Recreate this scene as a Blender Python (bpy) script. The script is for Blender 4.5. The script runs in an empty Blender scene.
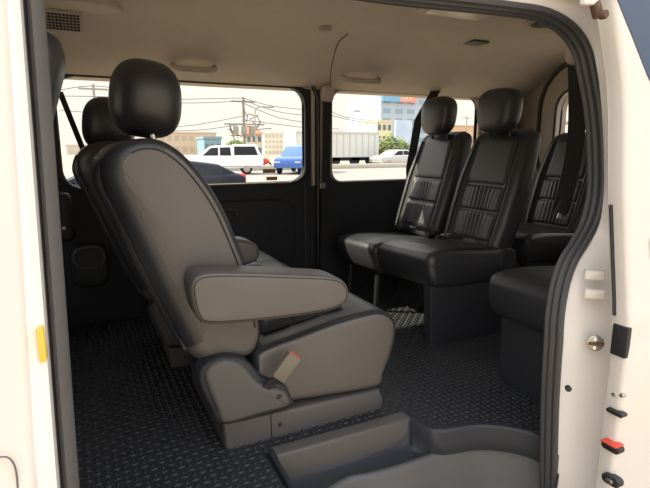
import bpy, bmesh, math, random
from mathutils import Vector, Matrix
random.seed(7)
S = bpy.context.scene
COL = S.collection
PI = math.pi

# ------------------------------------------------------------------ camera
CAMZ, FPX, YAW, PITCH = 1.62, 500.0, math.radians(26), math.radians(11)
def _axes():
    cy, sy, cp, sp = math.cos(YAW), math.sin(YAW), math.cos(PITCH), math.sin(PITCH)
    return Vector((sy*cp, cy*cp, -sp)), Vector((cy, -sy, 0)), Vector((sy*sp, cy*sp, cp))
AF, AR, AU = _axes()
def ray(u, v):
    return AF + AR*((u-325)/FPX) - AU*((v-244)/FPX)
def at(u, v, X=None, Y=None, Z=None):
    """place of a sighted point on a known real plane"""
    d = ray(u, v)
    t = X/d.x if X is not None else (Y/d.y if Y is not None else (Z-CAMZ)/d.z)
    return Vector((d.x*t, d.y*t, CAMZ+d.z*t))
cam = bpy.data.cameras.new('camera'); cam.sensor_width = 36; cam.lens = 36*FPX/650
cam.clip_start = .02; cam.clip_end = 2000
co = bpy.data.objects.new('camera', cam); COL.objects.link(co)
m = Matrix((AR, AU, -AF)).transposed().to_4x4(); m.translation = (0, 0, CAMZ)
co.matrix_world = m
S.camera = co

# ------------------------------------------------------------------ materials
def mat(name, col, rough=.5, metal=0, spec=.5, noise=0, nscale=40, bump=0, bscale=300, coat=0, var=None, emis=None):
    M = bpy.data.materials.new(name); M.use_nodes = True
    nt = M.node_tree; b = nt.nodes['Principled BSDF']
    b.inputs['Base Color'].default_value = (*col, 1)
    b.inputs['Roughness'].default_value = rough
    b.inputs['Metallic'].default_value = metal
    b.inputs['Specular IOR Level'].default_value = spec
    b.inputs['Coat Weight'].default_value = coat
    tc = nt.nodes.new('ShaderNodeTexCoord')
    if noise:
        n = nt.nodes.new('ShaderNodeTexNoise'); n.inputs['Scale'].default_value = nscale; n.inputs['Detail'].default_value = 5
        nt.links.new(tc.outputs['Object'], n.inputs['Vector'])
        r = nt.nodes.new('ShaderNodeMix'); r.data_type = 'RGBA'
        c2 = var or tuple(c*(1-noise) for c in col)
        r.inputs[6].default_value = (*col, 1); r.inputs[7].default_value = (*c2, 1)
        nt.links.new(n.outputs['Fac'], r.inputs[0]); nt.links.new(r.outputs[2], b.inputs['Base Color'])
    if bump:
        n = nt.nodes.new('ShaderNodeTexNoise'); n.inputs['Scale'].default_value = bscale; n.inputs['Detail'].default_value = 3
        nt.links.new(tc.outputs['Object'], n.inputs['Vector'])
        bp = nt.nodes.new('ShaderNodeBump'); bp.inputs['Strength'].default_value = bump; bp.inputs['Distance'].default_value = .002
        nt.links.new(n.outputs['Fac'], bp.inputs['Height']); nt.links.new(bp.outputs['Normal'], b.inputs['Normal'])
    if emis:
        b.inputs['Emission Color'].default_value = (*emis[:3], 1); b.inputs['Emission Strength'].default_value = emis[3]
    return M
def glass_mat(name, tint, gloss=.06):
    M = bpy.data.materials.new(name); M.use_nodes = True; nt = M.node_tree
    nt.nodes.remove(nt.nodes['Principled BSDF']); out = nt.nodes['Material Output']
    t = nt.nodes.new('ShaderNodeBsdfTransparent'); t.inputs[0].default_value = (*tint, 1)
    g = nt.nodes.new('ShaderNodeBsdfGlossy'); g.inputs['Roughness'].default_value = .02
    mx = nt.nodes.new('ShaderNodeMixShader'); mx.inputs[0].default_value = gloss
    nt.links.new(t.outputs[0], mx.inputs[1]); nt.links.new(g.outputs[0], mx.inputs[2]); nt.links.new(mx.outputs[0], out.inputs['Surface'])
    return M
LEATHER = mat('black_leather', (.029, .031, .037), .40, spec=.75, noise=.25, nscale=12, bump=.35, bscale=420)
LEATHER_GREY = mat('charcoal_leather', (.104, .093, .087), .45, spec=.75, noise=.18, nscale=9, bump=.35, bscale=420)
PIPING = mat('leather_seam', (.012, .012, .013), .6)
PLASTIC = mat('dark_plastic', (.024, .027, .034), .55, bump=.2, bscale=600)
PLASTIC_GREY = mat('grey_plastic', (.085, .080, .077), .55, bump=.25, bscale=700)
STEP_GREY = mat('step_plastic', (.075, .076, .078), .5, bump=.25, bscale=700)
RUBBER = mat('black_rubber', (.016, .016, .018), .5)
SEAL = mat('door_seal_rubber', (.05, .05, .054), .45)
SEAL_GREY = mat('grey_seal', (.13, .125, .125), .55, noise=.2, nscale=6)
MATRUB = mat('mat_rubber', (.024, .026, .030), .5, spec=.35)
PAINT = mat('white_paint', (.67, .635, .59), .28, coat=.5, noise=.03, nscale=3)
PAINT_IN = mat('white_jamb_paint', (.78, .75, .72), .4, noise=.06, nscale=8)
HEADLINER = mat('beige_headliner', (.60, .53, .455), .95, spec=.1, noise=.12, nscale=14, bump=.4, bscale=500)
BEIGE = mat('beige_plastic', (.46, .40, .33), .6)
BEIGE_D = mat('beige_grip_plastic', (.36, .31, .26), .5)
TRIMDARK = mat('dark_wall_lining', (.014, .018, .027), .6, bump=.3, bscale=500)
FRAMEBLK = mat('black_window_frame', (.012, .012, .013), .45)
CHROME = mat('chrome', (.75, .75, .74), .18, metal=1)
STEEL = mat('steel', (.42, .40, .37), .35, metal=1)
REDP = mat('red_plastic', (.62, .06, .03), .4)
RUST = mat('rusty_metal', (.16, .10, .06), .7, metal=.3, noise=.5, nscale=60)
WEB = mat('belt_webbing', (.02, .02, .023), .8, bump=.4, bscale=900)
YELLOW = mat('yellow_sticker', (.75, .48, .07), .5)
STICK = mat('amber_sticker', (.42, .24, .05), .5, noise=.5, nscale=90)
GLASS = glass_mat('window_glass', (.93, .95, .93), .015)
GLASS_D = mat('sky_blue_door_glass', (.05, .08, .14), .06, spec=.25)  # bluish sky reflection put into the base colour
CARGLASS = mat('car_glass', (.02, .022, .03), .3, spec=.15)
TYRE = mat('tyre', (.02, .02, .02), .8)

# ------------------------------------------------------------------ mesh tools
class MB:
    def __init__(s): s.v = []; s.f = []
    def add(s, vf):
        o = len(s.v); s.v += [Vector(p) for p in vf[0]]; s.f += [tuple(i+o for i in f) for f in vf[1]]; return s
def obj(name, vf, material, parent=None, smooth=True, angle=38, kind=None):
    vs, fs = (vf.v, vf.f) if isinstance(vf, MB) else vf
    off = Vector((0, 0, 0)); p = parent
    while p: off = off + Vector(p.location); p = p.parent
    me = bpy.data.meshes.new(name)
    me.from_pydata([tuple(Vector(v)-off) for v in vs], [], fs); me.update()
    bm = bmesh.new(); bm.from_mesh(me); bmesh.ops.recalc_face_normals(bm, faces=bm.faces); bm.to_mesh(me); bm.free()
    me.materials.append(material)
    if smooth:
        me.shade_smooth(); me.set_sharp_from_angle(angle=math.radians(angle))
    o = bpy.data.objects.new(name, me); COL.objects.link(o)
    if parent: o.parent = parent
    if kind: o['kind'] = kind
    return o
def struct(name, vf, material, parent=None, **k):
    return obj(name, vf, material, parent, kind=None if parent else 'structure', **k)
def tag(o, label, cat, group=None):
    o['label'] = label; o['category'] = cat
    if group: o['group'] = group
    return o
def thing(name, loc, label, cat, group=None):
    o = bpy.data.objects.new(name, None); o.empty_display_size = .1; COL.objects.link(o); o.location = loc
    return tag(o, label, cat, group)
def dup(root, loc, label, group=None, rz=0, skip=(), name=None):
    r = root.copy(); COL.objects.link(r); r.location = loc; r.rotation_euler = (0, 0, rz); r['label'] = label
    if group: r['group'] = group
    for ch in list(root.children):
        if ch.name.split('.')[0] in skip: continue
        c = ch.copy(); COL.objects.link(c); c.parent = r
        for g in list(ch.children):
            d = g.copy(); COL.objects.link(d); d.parent = c
    return r
def loft(rings, closed=True, cap0=True, cap1=True):
    vs = []; fs = []; n = len(rings[0])
    for r in rings: vs += [Vector(p) for p in r]
    for i in range(len(rings)-1):
        for j in range(n if closed else n-1):
            k = (j+1) % n
            fs.append((i*n+j, i*n+k, (i+1)*n+k, (i+1)*n+j))
    if cap0: fs.append(tuple(range(n))[::-1])
    if cap1: fs.append(tuple((len(rings)-1)*n+j for j in range(n)))
    return vs, fs
def spline(pts, per=4, closed=True):
    pts = [Vector(p) for p in pts]; n = len(pts); out = []
    for i in range(n if closed else n-1):
        if closed: a, b, c, d = pts[i-1], pts[i], pts[(i+1) % n], pts[(i+2) % n]
        else: a, b, c, d = pts[max(i-1, 0)], pts[i], pts[i+1], pts[min(i+2, n-1)]
        for k in range(per):
            t = k/per
            out.append(.5*((2*b)+(c-a)*t+(2*a-5*b+4*c-d)*t*t+(3*b-a-3*c+d)*t**3))
    if not closed: out.append(pts[-1])
    return out
def inset(poly, d):
    n = len(poly); area = sum(poly[i].x*poly[(i+1) % n].y-poly[(i+1) % n].x*poly[i].y for i in range(n))
    s = 1 if area > 0 else -1; out = []
    for i in range(n):
        e0 = (poly[i]-poly[i-1]); e1 = (poly[(i+1) % n]-poly[i])
        if e0.length < 1e-9: e0 = e1
        if e1.length < 1e-9: e1 = e0
        e0 = e0.normalized(); e1 = e1.normalized()
        nn = Vector((-(e0.y+e1.y), e0.x+e1.x))*s
        if nn.length < 1e-6: nn = Vector((-e0.y, e0.x))*s
        nn.normalize(); c = max(.5, nn.dot(Vector((-e0.y, e0.x))*s))
        out.append(poly[i]+nn*((d[i] if isinstance(d, (list, tuple)) else d)/c))
    return out
MAPY = lambda p, q, d: Vector((p, d, q))
MAPZ = lambda p, q, d: Vector((p, q, d))
MAPX = lambda p, q, d: Vector((d, p, q))
def rprism(poly, d0, d1, r=.01, mp=MAPY, seg=4, crown=0):
    """prism of a 2D outline with rounded rims; crown lets the end faces swell"""
    poly = [Vector((p[0], p[1])) for p in poly]
    rl = [min(x, abs(d1-d0)/2) for x in (r if isinstance(r, list) else [r]*len(poly))]
    s = 1 if d1 > d0 else -1; rings = []
    cen = sum(poly, Vector((0, 0)))/len(poly)
    def end(d, sg):
        R = []
        if crown:
            ip = inset(poly, rl)
            for f in (.02, .25, .6, .88): R.append([mp(*(cen+(p-cen)*f), d-sg*crown*(1-f*f)) for p in ip])
        for k in range(seg+1):
            a = PI/2*k/seg
            R.append([mp(*p, d+sg*q_*(1-math.cos(a))) for p, q_ in zip(inset(poly, [x*(1-math.sin(a)) for x in rl]), rl)])
        return R
    A = end(d0, s); B = end(d1, -s)
    return loft(A+B[::-1])
def rrect(x0, y0, x1, y1, r, n=4):
    r = min(r, abs(x1-x0)/2*.999, abs(y1-y0)/2*.999)
    pts = []
    for cx, cy, a0 in ((x1-r, y1-r, 0), (x0+r, y1-r, 90), (x0+r, y0+r, 180), (x1-r, y0+r, 270)):
        for k in range(n+1):
            a = math.radians(a0+90*k/n); pts.append(Vector((cx+r*math.cos(a), cy+r*math.sin(a))))
    return pts
def rbox(lo, hi, r=.01, rim=None, mp=MAPY, seg=3):
    if mp is MAPY: return rprism(rrect(lo[0], lo[2], hi[0], hi[2], r), lo[1], hi[1], rim or r, MAPY, seg)
    if mp is MAPZ: return rprism(rrect(lo[0], lo[1], hi[0], hi[1], r), lo[2], hi[2], rim or r, MAPZ, seg)
    return rprism(rrect(lo[1], lo[2], hi[1], hi[2], r), lo[0], hi[0], rim or r, MAPX, seg)
def box(lo, hi):
    x0, y0, z0 = lo; x1, y1, z1 = hi
    return ([(x0,y0,z0),(x1,y0,z0),(x1,y1,z0),(x0,y1,z0),(x0,y0,z1),(x1,y0,z1),(x1,y1,z1),(x0,y1,z1)],
            [(0,3,2,1),(4,5,6,7),(0,1,5,4),(1,2,6,5),(2,3,7,6),(3,0,4,7)])
def tube(path, r, n=8, closed=False, flat=None):
    path = [Vector(p) for p in path]; m_ = len(path); rings = []
    up = None
    for i in range(m_):
        if closed: t = (path[(i+1) % m_]-path[i-1])
        else: t = path[min(i+1, m_-1)]-path[max(i-1, 0)]
        t.normalize()
        if up is None:
            up = Vector((0, 0, 1)) if abs(t.z) < .9 else Vector((1, 0, 0))
        a = (up-t*up.dot(t)).normalized(); up = a; b = t.cross(a)
        rr = r[i] if isinstance(r, (list, tuple)) else r
        rings.append([path[i]+(a*math.cos(2*PI*k/n)+b*math.sin(2*PI*k/n))*rr for k in range(n)])
    if closed:
        vs, fs = loft(rings, cap0=False, cap1=False); o = (m_-1)*n
        fs += [(o+j, o+(j+1) % n, (j+1) % n, j) for j in range(n)]
        return vs, fs
    return loft(rings)
def ribbon(path, across, w, th):
    """flat strap along a path; across gives the width direction"""
    rings = []; path = [Vector(p) for p in path]; ac = Vector(across).normalized()
    for i, p in enumerate(path):
        t = (path[min(i+1, len(path)-1)]-path[max(i-1, 0)]).normalized()
        a = (ac-t*ac.dot(t)).normalized(); nrm = t.cross(a)
        rings.append([p+a*w/2+nrm*th/2, p-a*w/2+nrm*th/2, p-a*w/2-nrm*th/2, p+a*w/2-nrm*th/2])
    return loft(rings)
def sp(x, e): return math.copysign(abs(x)**e, x)
def superell(c, rad, e1=.6, e2=.6, nu=28, nv=16, fn=None):
    rings = []
    for i in range(1, nv):
        ph = -PI/2+PI*i/nv; ring = []
        for j in range(nu):
            th = 2*PI*j/nu
            p = Vector((sp(math.cos(ph), e1)*sp(math.cos(th), e2), sp(math.cos(ph), e1)*sp(math.sin(th), e2), sp(math.sin(ph), e1)))
            p = Vector((p.x*rad[0], p.y*rad[1], p.z*rad[2]))
            if fn: p = fn(p)
            ring.append(p+Vector(c))
        rings.append(ring)
    return loft(rings)
def disc(c, r, h, axis='Y', n=20, r2=None):
    ax = {'X': MAPX, 'Y': MAPY, 'Z': MAPZ}[axis]; c = Vector(c)
    R = []
    for rr, d in ((r*.9, 0), (r, h*.25), (r2 or r, h*.8), ((r2 or r)*.85, h)):
        R.append([c+ax(rr*math.cos(2*PI*k/n), rr*math.sin(2*PI*k/n), d) for k in range(n)])
    return loft(R)
def plate_hole(outer, holes, mp, d, th):
    """flat plate with holes, thickness th from depth d"""
    bm = bmesh.new(); loops = []
    for poly in [outer]+holes:
        vs = [bm.verts.new(mp(p[0], p[1], d)) for p in poly]
        loops.append([bm.edges.new((vs[i], vs[(i+1) % len(vs)])) for i in range(len(vs))])
    bmesh.ops.triangle_fill(bm, use_beauty=True, edges=[e for l in loops for e in l])
    off = mp(0, 0, th)-mp(0, 0, 0)
    ret = bmesh.ops.extrude_face_region(bm, geom=list(bm.faces))
    for g in ret['geom']:
        if isinstance(g, bmesh.types.BMVert): g.co += off
    bm.verts.index_update()
    out = ([v.co.copy() for v in bm.verts], [tuple(v.index for v in f.verts) for f in bm.faces]); bm.free()
    return out

# ------------------------------------------------------------------ van shell
FL = .84          # cabin floor height
FARY = 2.40       # lining of the far side
def tum(z): return .12*max(0.0, z-1.15)
def sight(u, v, y0):
    """where the line of sight meets the leaning body side y = y0 + tum(z)"""
    y = y0
    for _ in range(12):
        p = at(u, v, Y=y); y = y0+tum(p.z)
    return at(u, v, Y=y)
SEALY = .80; SKINY = .72
rp = [(385, -9), (450, -1), (510, 6), (545, 12), (570, 26), (585, 47), (592, 75), (598, 110), (601, 150), (601, 190),
      (595, 220), (584, 242), (572, 262), (563, 290), (558, 330), (555, 380), (553, 430), (552, 488)]
R = [sight(u, v, SEALY) for u, v in rp]
R = [Vector((p.x, p.z)) for p in R]
ztop = R[0].y
def edgeline(px, y0):
    return [(lambda p: (p.x, p.z))(sight(u, v, y0)) for u, v in px]
def xat(line, z):
    (x0, z0), (x1, z1) = line[0], line[-1]
    return x0+(x1-x0)*(z-z0)/(z1-z0)
LI = edgeline([(45, 0), (80, 488)], SEALY-.006)
LT = edgeline([(26, 0), (63, 488)], SEALY-.03)
LG = edgeline([(8, 0), (38, 488)], SKINY-.012)
def LXz(z): return xat(LI, z)-.026
LX = LXz(ztop)
hole = [Vector((LXz(z), z)) for z in (.45, .8, 1.2, 1.6, ztop-.06)]+[Vector((LX+.02, ztop-.018)), Vector((LX+.06, ztop))]
hole += [Vector((.25, ztop))] + R + [Vector((R[-1].x+.01, .62)), Vector((R[-1].x+.01, .45))]
hole = spline([(p.x, p.y, 0) for p in hole], 4, closed=False)
hole = [Vector((p.x, p.y)) for p in hole]
def outer_of(p):
    x = p.x; z = p.y
    if x < LXz(z)+.03: x = xat(LT, z)-.004
    elif x > .95:
        f = min(1, (x-.95)/.08) if z > 1.7 else 1
        x = x+(1.175-x)*f if z > 1.7 else 1.175
    if z > ztop-.1 and p.x > LXz(z)+.005: z = z+.085*min(1, (z-(ztop-.1))/.1)
    return Vector((x, z))
outer = [outer_of(p) for p in hole]
def P(q, y0): return Vector((q.x, y0+tum(q.y), q.y))
# near body side: ring bands from the seal line out to the skin, then the skin to a large border
def border(q, i):
    n = len(hole)
    return q
rings = []
inn = [P(p, SEALY+.03) for p in hole]
mid = [P(p, SEALY-.004) for p in hole]
edge = [P(p.lerp(q, .55), SEALY-.02) for p, q in zip(hole, outer)]
lip = [P(q, SKINY+.03) for q in outer]
skin = [P(q, SKINY) for q in outer]
BX0, BX1, BZ0, BZ1 = -.9, 3.0, .42, 2.26
cx, cz = .5, 1.1
def far(q):
    d = Vector((q.x-cx, q.y-cz)); t = 1e9
    if d.x > 1e-6: t = min(t, (BX1-cx)/d.x)
    if d.x < -1e-6: t = min(t, (BX0-cx)/d.x)
    if d.y > 1e-6: t = min(t, (BZ1-cz)/d.y)
    if d.y < -1e-6: t = min(t, (BZ0-cz)/d.y)
    return Vector((cx+d.x*t, cz+d.y*t))
fr = [far(q) for q in outer]
sk2 = [P(q+(f-q).normalized()*.012, SKINY-.006) for q, f in zip(outer, fr)]
big = [P(f, SKINY-.006) for f in fr]
bigin = [P(f, SEALY+.03) for f in fr]
vf = loft([bigin, inn, mid, edge, lip, skin, sk2, big, bigin], closed=False, cap0=False, cap1=False)
wall = struct('wall_left', vf, PAINT_IN, angle=30)
wall['label'] = 'white painted near body side of the van around the open doorway'
# rubber seal round the doorway, two lips
sl = MB()
sl.add(tube([P(p, SEALY-.006) for p in hole], .0085, 8))
sl.add(tube([P(inset_p, SEALY+.010) for inset_p in [h+(Vector((.55, 1.2))-h).normalized()*.005 for h in hole]], .0095, 8))
sl.add(tube([P(inset_p, SEALY+.024) for inset_p in [h+(Vector((.55, 1.2))-h).normalized()*.010 for h in hole]], .008, 8))
trim = struct('trim_1', sl, SEAL); trim['label'] = 'black rubber seal around the doorway'
# grey inner pillar garnish on the front side of the doorway
gs = []
for z in [.45, .7, .95, 1.2, 1.45, 1.7, 1.9, 2.0]:
    xi = xat(LI, z)-.003; xo = xat(LT, z); T = tum(z)
    gs.append([Vector((xo, SEALY-.022+T, z)), Vector((xo+.006, SEALY-.034+T, z)), Vector((xi-.010, SEALY-.030+T, z)), Vector((xi, SEALY-.016+T, z)),
               Vector((xi+.001, SEALY+.04+T, z)), Vector((xo, SEALY+.04+T, z))])
struct('trim_2', loft(gs), SEAL_GREY)
# front door panel, closed, with its rounded shut line
def side_panel(x0, x1f, z0, z1, y0, th, r=.012, n=18, crease=None):
    zs = [z0+(z1-z0)*i/n for i in range(n+1)]
    rr = []
    for z in zs:
        o = crease(z) if crease else 0
        y = y0+tum(z)-o; x1 = x1f(z)
        ring = []
        for k in range(5):
            a = PI/2*k/4; ring.append(Vector((x1-r+r*math.sin(a), y+r-r*math.cos(a), z)))
        ring = ring+[Vector((x1, y+th, z)), Vector((x0, y+th, z))]
        ring += [Vector((x0, y+r, z)), Vector((x0+r, y, z))]
        rr.append(ring)
    return loft(rr)
cr = lambda z: .006*math.exp(-((z-1.30)/.018)**2) - (.010*max(0, min(1, (1.28-z)/.05)) if z < 1.28 else 0)
fd = struct('door_2', side_panel(-.9, lambda z: xat(LG, z), .45, 2.05, SKINY-.012, .03, crease=lambda z: 0.006*math.exp(-((z-1.12)/.02)**2), n=48), PAINT)
fd['label'] = 'white front door panel ahead of the doorway'
fl_ = [at(-12, 462, Y=.705), at(4, 459, Y=.705), at(12, 464, Y=.705), at(16, 476, Y=.705), at(18, 500, Y=.705)]
struct('recess_line', tube(spline([(p.x, .7105, p.z) for p in fl_], 4, closed=False), .0012, 6), SEAL_GREY, parent=fd)
q = sight(42, 345, SKINY-.002)
# ------------------------------------------------------------------ floor, step, headliner, far lining
wa = [at(u, v, Z=FL) for u, v in ((440, 433), (480, 428), (512, 431), (535, 437), (552, 447))]
wa = [Vector((.392, 1.094, 0)), Vector((.55, 1.094, 0)), Vector((.70, 1.093, 0)), Vector((.785, 1.085, 0)), Vector((.80, 1.06, 0)), Vector((.812, 1.03, 0))]+[Vector((p.x, p.y, 0)) for p in wa]
wb = [at(u, v, Z=FL-.072) for u, v in ((322, 489), (345, 482), (370, 476), (393, 470), (415, 463), (435, 456), (455, 451), (480, 447), (505, 448), (529, 454), (552, 464))]
wb = [Vector((p.x, p.y, 0)) for p in wb]; wb[0] = Vector((.400, .965, 0))
ws = [Vector((.392, .835, 0))]+spline(wa, 5, closed=False)+[Vector((1.06, .79, 0))]
wsb = [Vector((.392, .835, 0))]+spline(wb, 5, closed=False)+[Vector((1.06, .78, 0))]
fp = [(-1.3, .835), *[(p.x, p.y) for p in ws], (1.10, .80), (2.75, .80), (2.75, 2.44), (-1.3, 2.44)]
fm = ([Vector((x, y, FL-.012)) for x, y in fp]+[Vector((x, y, FL-.06)) for x, y in fp], [])
n = len(fp)
fm[1].append(tuple(range(n))); fm[1].append(tuple(range(n, 2*n))[::-1])
fm[1].extend((i, (i+1) % n, n+(i+1) % n, n+i) for i in range(n))
struct('floor', fm, PLASTIC, smooth=False)
# rubber mat with raised oval studs
cen = Vector((.65, .4, 0))
mp_ = [(-.10, 1.0), (-.10, .86), (.37, .86), (.37, 1.12)] + [((p.x, p.y+.022)) for p in ws[2:-3]] + [(1.10, .85), (2.2, .85), (2.2, 2.36), (-.10, 2.36)]
mb = MB(); n = len(mp_)
mb.add(([Vector((x, y, FL)) for x, y in mp_]+[Vector((x, y, FL-.012)) for x, y in mp_],
        [tuple(range(n)), tuple(range(n, 2*n))[::-1]]+[(i, (i+1) % n, n+(i+1) % n, n+i) for i in range(n)]))
def inside(x, y):
    c = False
    for i in range(n):
        x0, y0 = mp_[i]; x1, y1 = mp_[i-1]
        if (y0 > y) != (y1 > y) and x < (x1-x0)*(y-y0)/(y1-y0)+x0: c = not c
    return c
pit = .021; vs = mb.v; fs = mb.f
for i in range(-6, 100):
    for j in range(38, 115):
        x = i*pit; y = j*pit
        if not all(inside(x+a*.012, y+b*.012) for a, b in ((1, 1), (-1, 1), (1, -1), (-1, -1))): continue
        if y > 1.7 and x < .5 and False: continue
        al = (i+j) % 2
        ra, rb = (.0098, .0052) if al else (.0052, .0098)
        o = len(vs)
        for (f_, h) in ((1, 0), (.82, .0026), (.45, .0036)):
            for k in range(8):
                a = 2*PI*k/8; vs.append(Vector((x+ra*f_*math.cos(a), y+rb*f_*math.sin(a), FL+h)))
        for l in range(2):
            for k in range(8): fs.append((o+l*8+k, o+l*8+(k+1) % 8, o+l*8+8+(k+1) % 8, o+l*8+8+k))
        fs.append(tuple(o+16+k for k in range(8)))
fmat = obj('floor_mat', mb, MATRUB, angle=60)
tag(fmat, 'black rubber floor mat with raised studs covering the cabin floor', 'mat')
# step well below the floor edge
NW = Vector((.70, .55, 0))
def tow(p, d): return p+(NW-p).normalized()*d
def ringz(pl, d, z): return [Vector((q_.x, q_.y, z)) for q_ in [tow(p, d) for p in pl]]
def mixl(f): return [a.lerp(b, f) for a, b in zip(ws, wsb)]
lipm = loft([ringz(ws, -.024, FL+.002), ringz(ws, -.018, FL+.008), ringz(ws, -.004, FL+.008), ringz(ws, .002, FL+.002), ringz(ws, .004, FL-.03), ringz(mixl(.12), .003, FL-.062), ringz(mixl(.25), .003, FL-.070), ringz(wsb, -.010, FL-.071)], closed=False, cap0=False, cap1=False)
stp = loft([ringz(wsb, -.012, FL-.0705), ringz(wsb, -.008, FL-.066), ringz(wsb, -.002, FL-.066), ringz(wsb, .004, FL-.070), ringz(wsb, .010, FL-.082), ringz(wsb, .03, FL-.15), ringz(wsb, .045, FL-.20),
            ringz(wsb, .06, FL-.225), ringz(wsb, .18, FL-.235)], closed=False, cap0=False, cap1=False)
# tread
tv = [tuple(len(stp[0])-len(ws)+i for i in range(len(ws)))]
stp = (stp[0], stp[1]+tv)
st = struct('step_well', stp, STEP_GREY); st['label'] = 'grey moulded plastic entry step below the floor edge'
struct('sill_lip', lipm, PLASTIC, parent=st)
rcv = obj('rail_cover', rprism([(.383, FL-.069), (.842, FL-.069), (.800, FL+.012), (.392, FL+.012)], 1.078, 1.125, .008), PLASTIC_GREY)
tag(rcv, 'long grey plastic rail cover along the step edge below the armchair seat', 'rail cover')
struct('step_tread', rbox((.2, .70, .45), (1.12, .86, .585), .01), STEP_GREY, parent=st)
# headliner
HP = [(.895, 1.97), (.91, 2.03), (.96, 2.075), (1.1, 2.105), (1.4, 2.125), (1.8, 2.125), (1.98, 2.115), (2.08, 2.09), (2.17, 2.05), (2.26, 1.99), (2.33, 1.945), (2.375, 1.92), (FARY+.0, 1.905)]
def zceil(y):
    for (y0, z0), (y1, z1) in zip(HP, HP[1:]):
        if y0 <= y <= y1: return z0+(z1-z0)*(y-y0)/(y1-y0)
    return 2.12
def hitc(u, v, lift=0):
    d = ray(u, v); best = None; t = .5
    while t < 3.5:
        p = Vector((0, 0, CAMZ))+d*t
        if p.z >= zceil(p.y)-lift and p.y > .9: return p
        t += .004
    return at(u, v, Y=2.3)
hp = spline([(0, y, z) for y, z in HP], 3, closed=False)
rg = []
for x in (-1.3, -.9, 0, .6, 1.2, 1.8, 2.4, 2.55, 2.62, 2.64):
    drop = max(0, (x-2.4)/.24)**2*.03
    rg.append([Vector((x, p.y, p.z-(drop if p.z > 1.95 else drop*.2))) for p in hp]+[Vector((x, 2.47, 1.9)), Vector((x, 2.47, 2.25)), Vector((x, .87, 2.25)), Vector((x, .87, 1.96))])
struct('ceiling', loft(rg), HEADLINER, angle=50)['label'] = 'beige fabric headliner of the van'
# far side lining with window openings
W1 = (-.06, 1.446, 1.052, 1.905); W2 = (1.212, 1.438, 2.20, 1.905)
def wallplate(x0, x1, z0, z1, holes, y, th): return plate_hole([(x0, z0), (x1, z0), (x1, z1), (x0, z1)], holes, MAPY, y, th)
h1 = rrect(*W1, .075, 6); h2 = rrect(*W2, .06, 6)
lining = struct('wall_right', wallplate(-1.3, 2.75, .5, 2.2, [h1, h2], FARY, .03), TRIMDARK, smooth=False); lining['label'] = 'dark lining of the far side wall below the windows'
def window(name, rect, r, frame_w, fmat_, proud):
    g = rrect(*rect, r, 6); x0, z0, x1, z1 = rect
    root = struct(name, wallring(rrect(x0-frame_w, z0-frame_w*.35, x1+frame_w, z1+frame_w*.9, r+frame_w*.8, 6), g, FARY-proud, proud+.025), fmat_)
    gl = ([Vector((p.x, FARY+.022, p.y)) for p in g], [tuple(range(len(g)))])
    struct('pane', gl, GLASS, parent=root, smooth=False)
    return root
def wallring(out, inn_, y0, th):
    n = len(out); y1 = y0+th
    rr = [[Vector((p.x, y1, p.y)) for p in out], [Vector((p.x, y0+.006, p.y)) for p in out], [Vector((p.x, y0, p.y)) for p in inset(out, .006)],
          [Vector((p.x, y0, p.y)) for p in inset(inn_, -.005)], [Vector((p.x, y0+.005, p.y)) for p in inn_], [Vector((p.x, y1, p.y)) for p in inn_]]
    vs, fs = loft(rr, cap0=False, cap1=False)
    o = 5*n; fs += [(j, (j+1) % n, o+(j+1) % n, o+j) for j in range(n)]
    return vs, fs
w1 = window('window_1', W1, .075, .032, FRAMEBLK, .012); w1['label'] = 'far window in black rubber frame above the dark door lining'
w2 = window('window_2', W2, .06, .022, BEIGE_D, .008); w2['label'] = 'far window in beige surround beside the two front facing seats'
# light bead along the sill of window 1
struct('sill_bead', tube([(.2, FARY-.014, W1[1]-.004), (W1[2]-.08, FARY-.014, W1[1]-.004)], .004, 6), BEIGE, parent=w1)
# far pillar: beige trim between the windows plus black door seal
zz = [FL, 1.1, 1.44, 1.6, 1.8, 1.93]
pil = MB()
pil.add(rbox((1.088, FARY-.014, 1.42), (1.108, FARY+.01, 1.95), .004))
struct('trim_3', pil, BEIGE)
sl2 = [(1.122, FARY-.014, FL+.02), (1.122, FARY-.014, 1.40), (1.122, FARY-.014, 1.80), (1.11, FARY-.014, 1.89), (1.06, FARY-.014, 1.955), (.98, FARY-.016, 1.965), (.0, FARY-.02, 1.965)]
struct('trim_4', tube(spline(sl2, 4, closed=False), .011, 8), FRAMEBLK)['label'] = 'black seal of the far door'
struct('trim_5', rbox((1.136, FARY-.018, 1.40), (1.188, FARY+.01, 1.95), .008), BEIGE_D)
struct('trim_6', tube([(1.05, FARY-.012, FL+.05), (1.05, FARY-.012, 1.36), (1.045, FARY-.012, 1.42)], .003, 6), PLASTIC_GREY)
# raised door lining below window 1
pl = rprism(rrect(.40, .98, .99, 1.36, .09, 6), FARY, FARY-.022, .015)
fardoor = struct('door_4', pl, TRIMDARK); fardoor['label'] = 'raised dark lining panel of the far door'
struct('trim_9', rbox((2.222, FARY-.012, 1.40), (2.53, FARY+.008, 1.93), .006), BEIGE_D)
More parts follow.
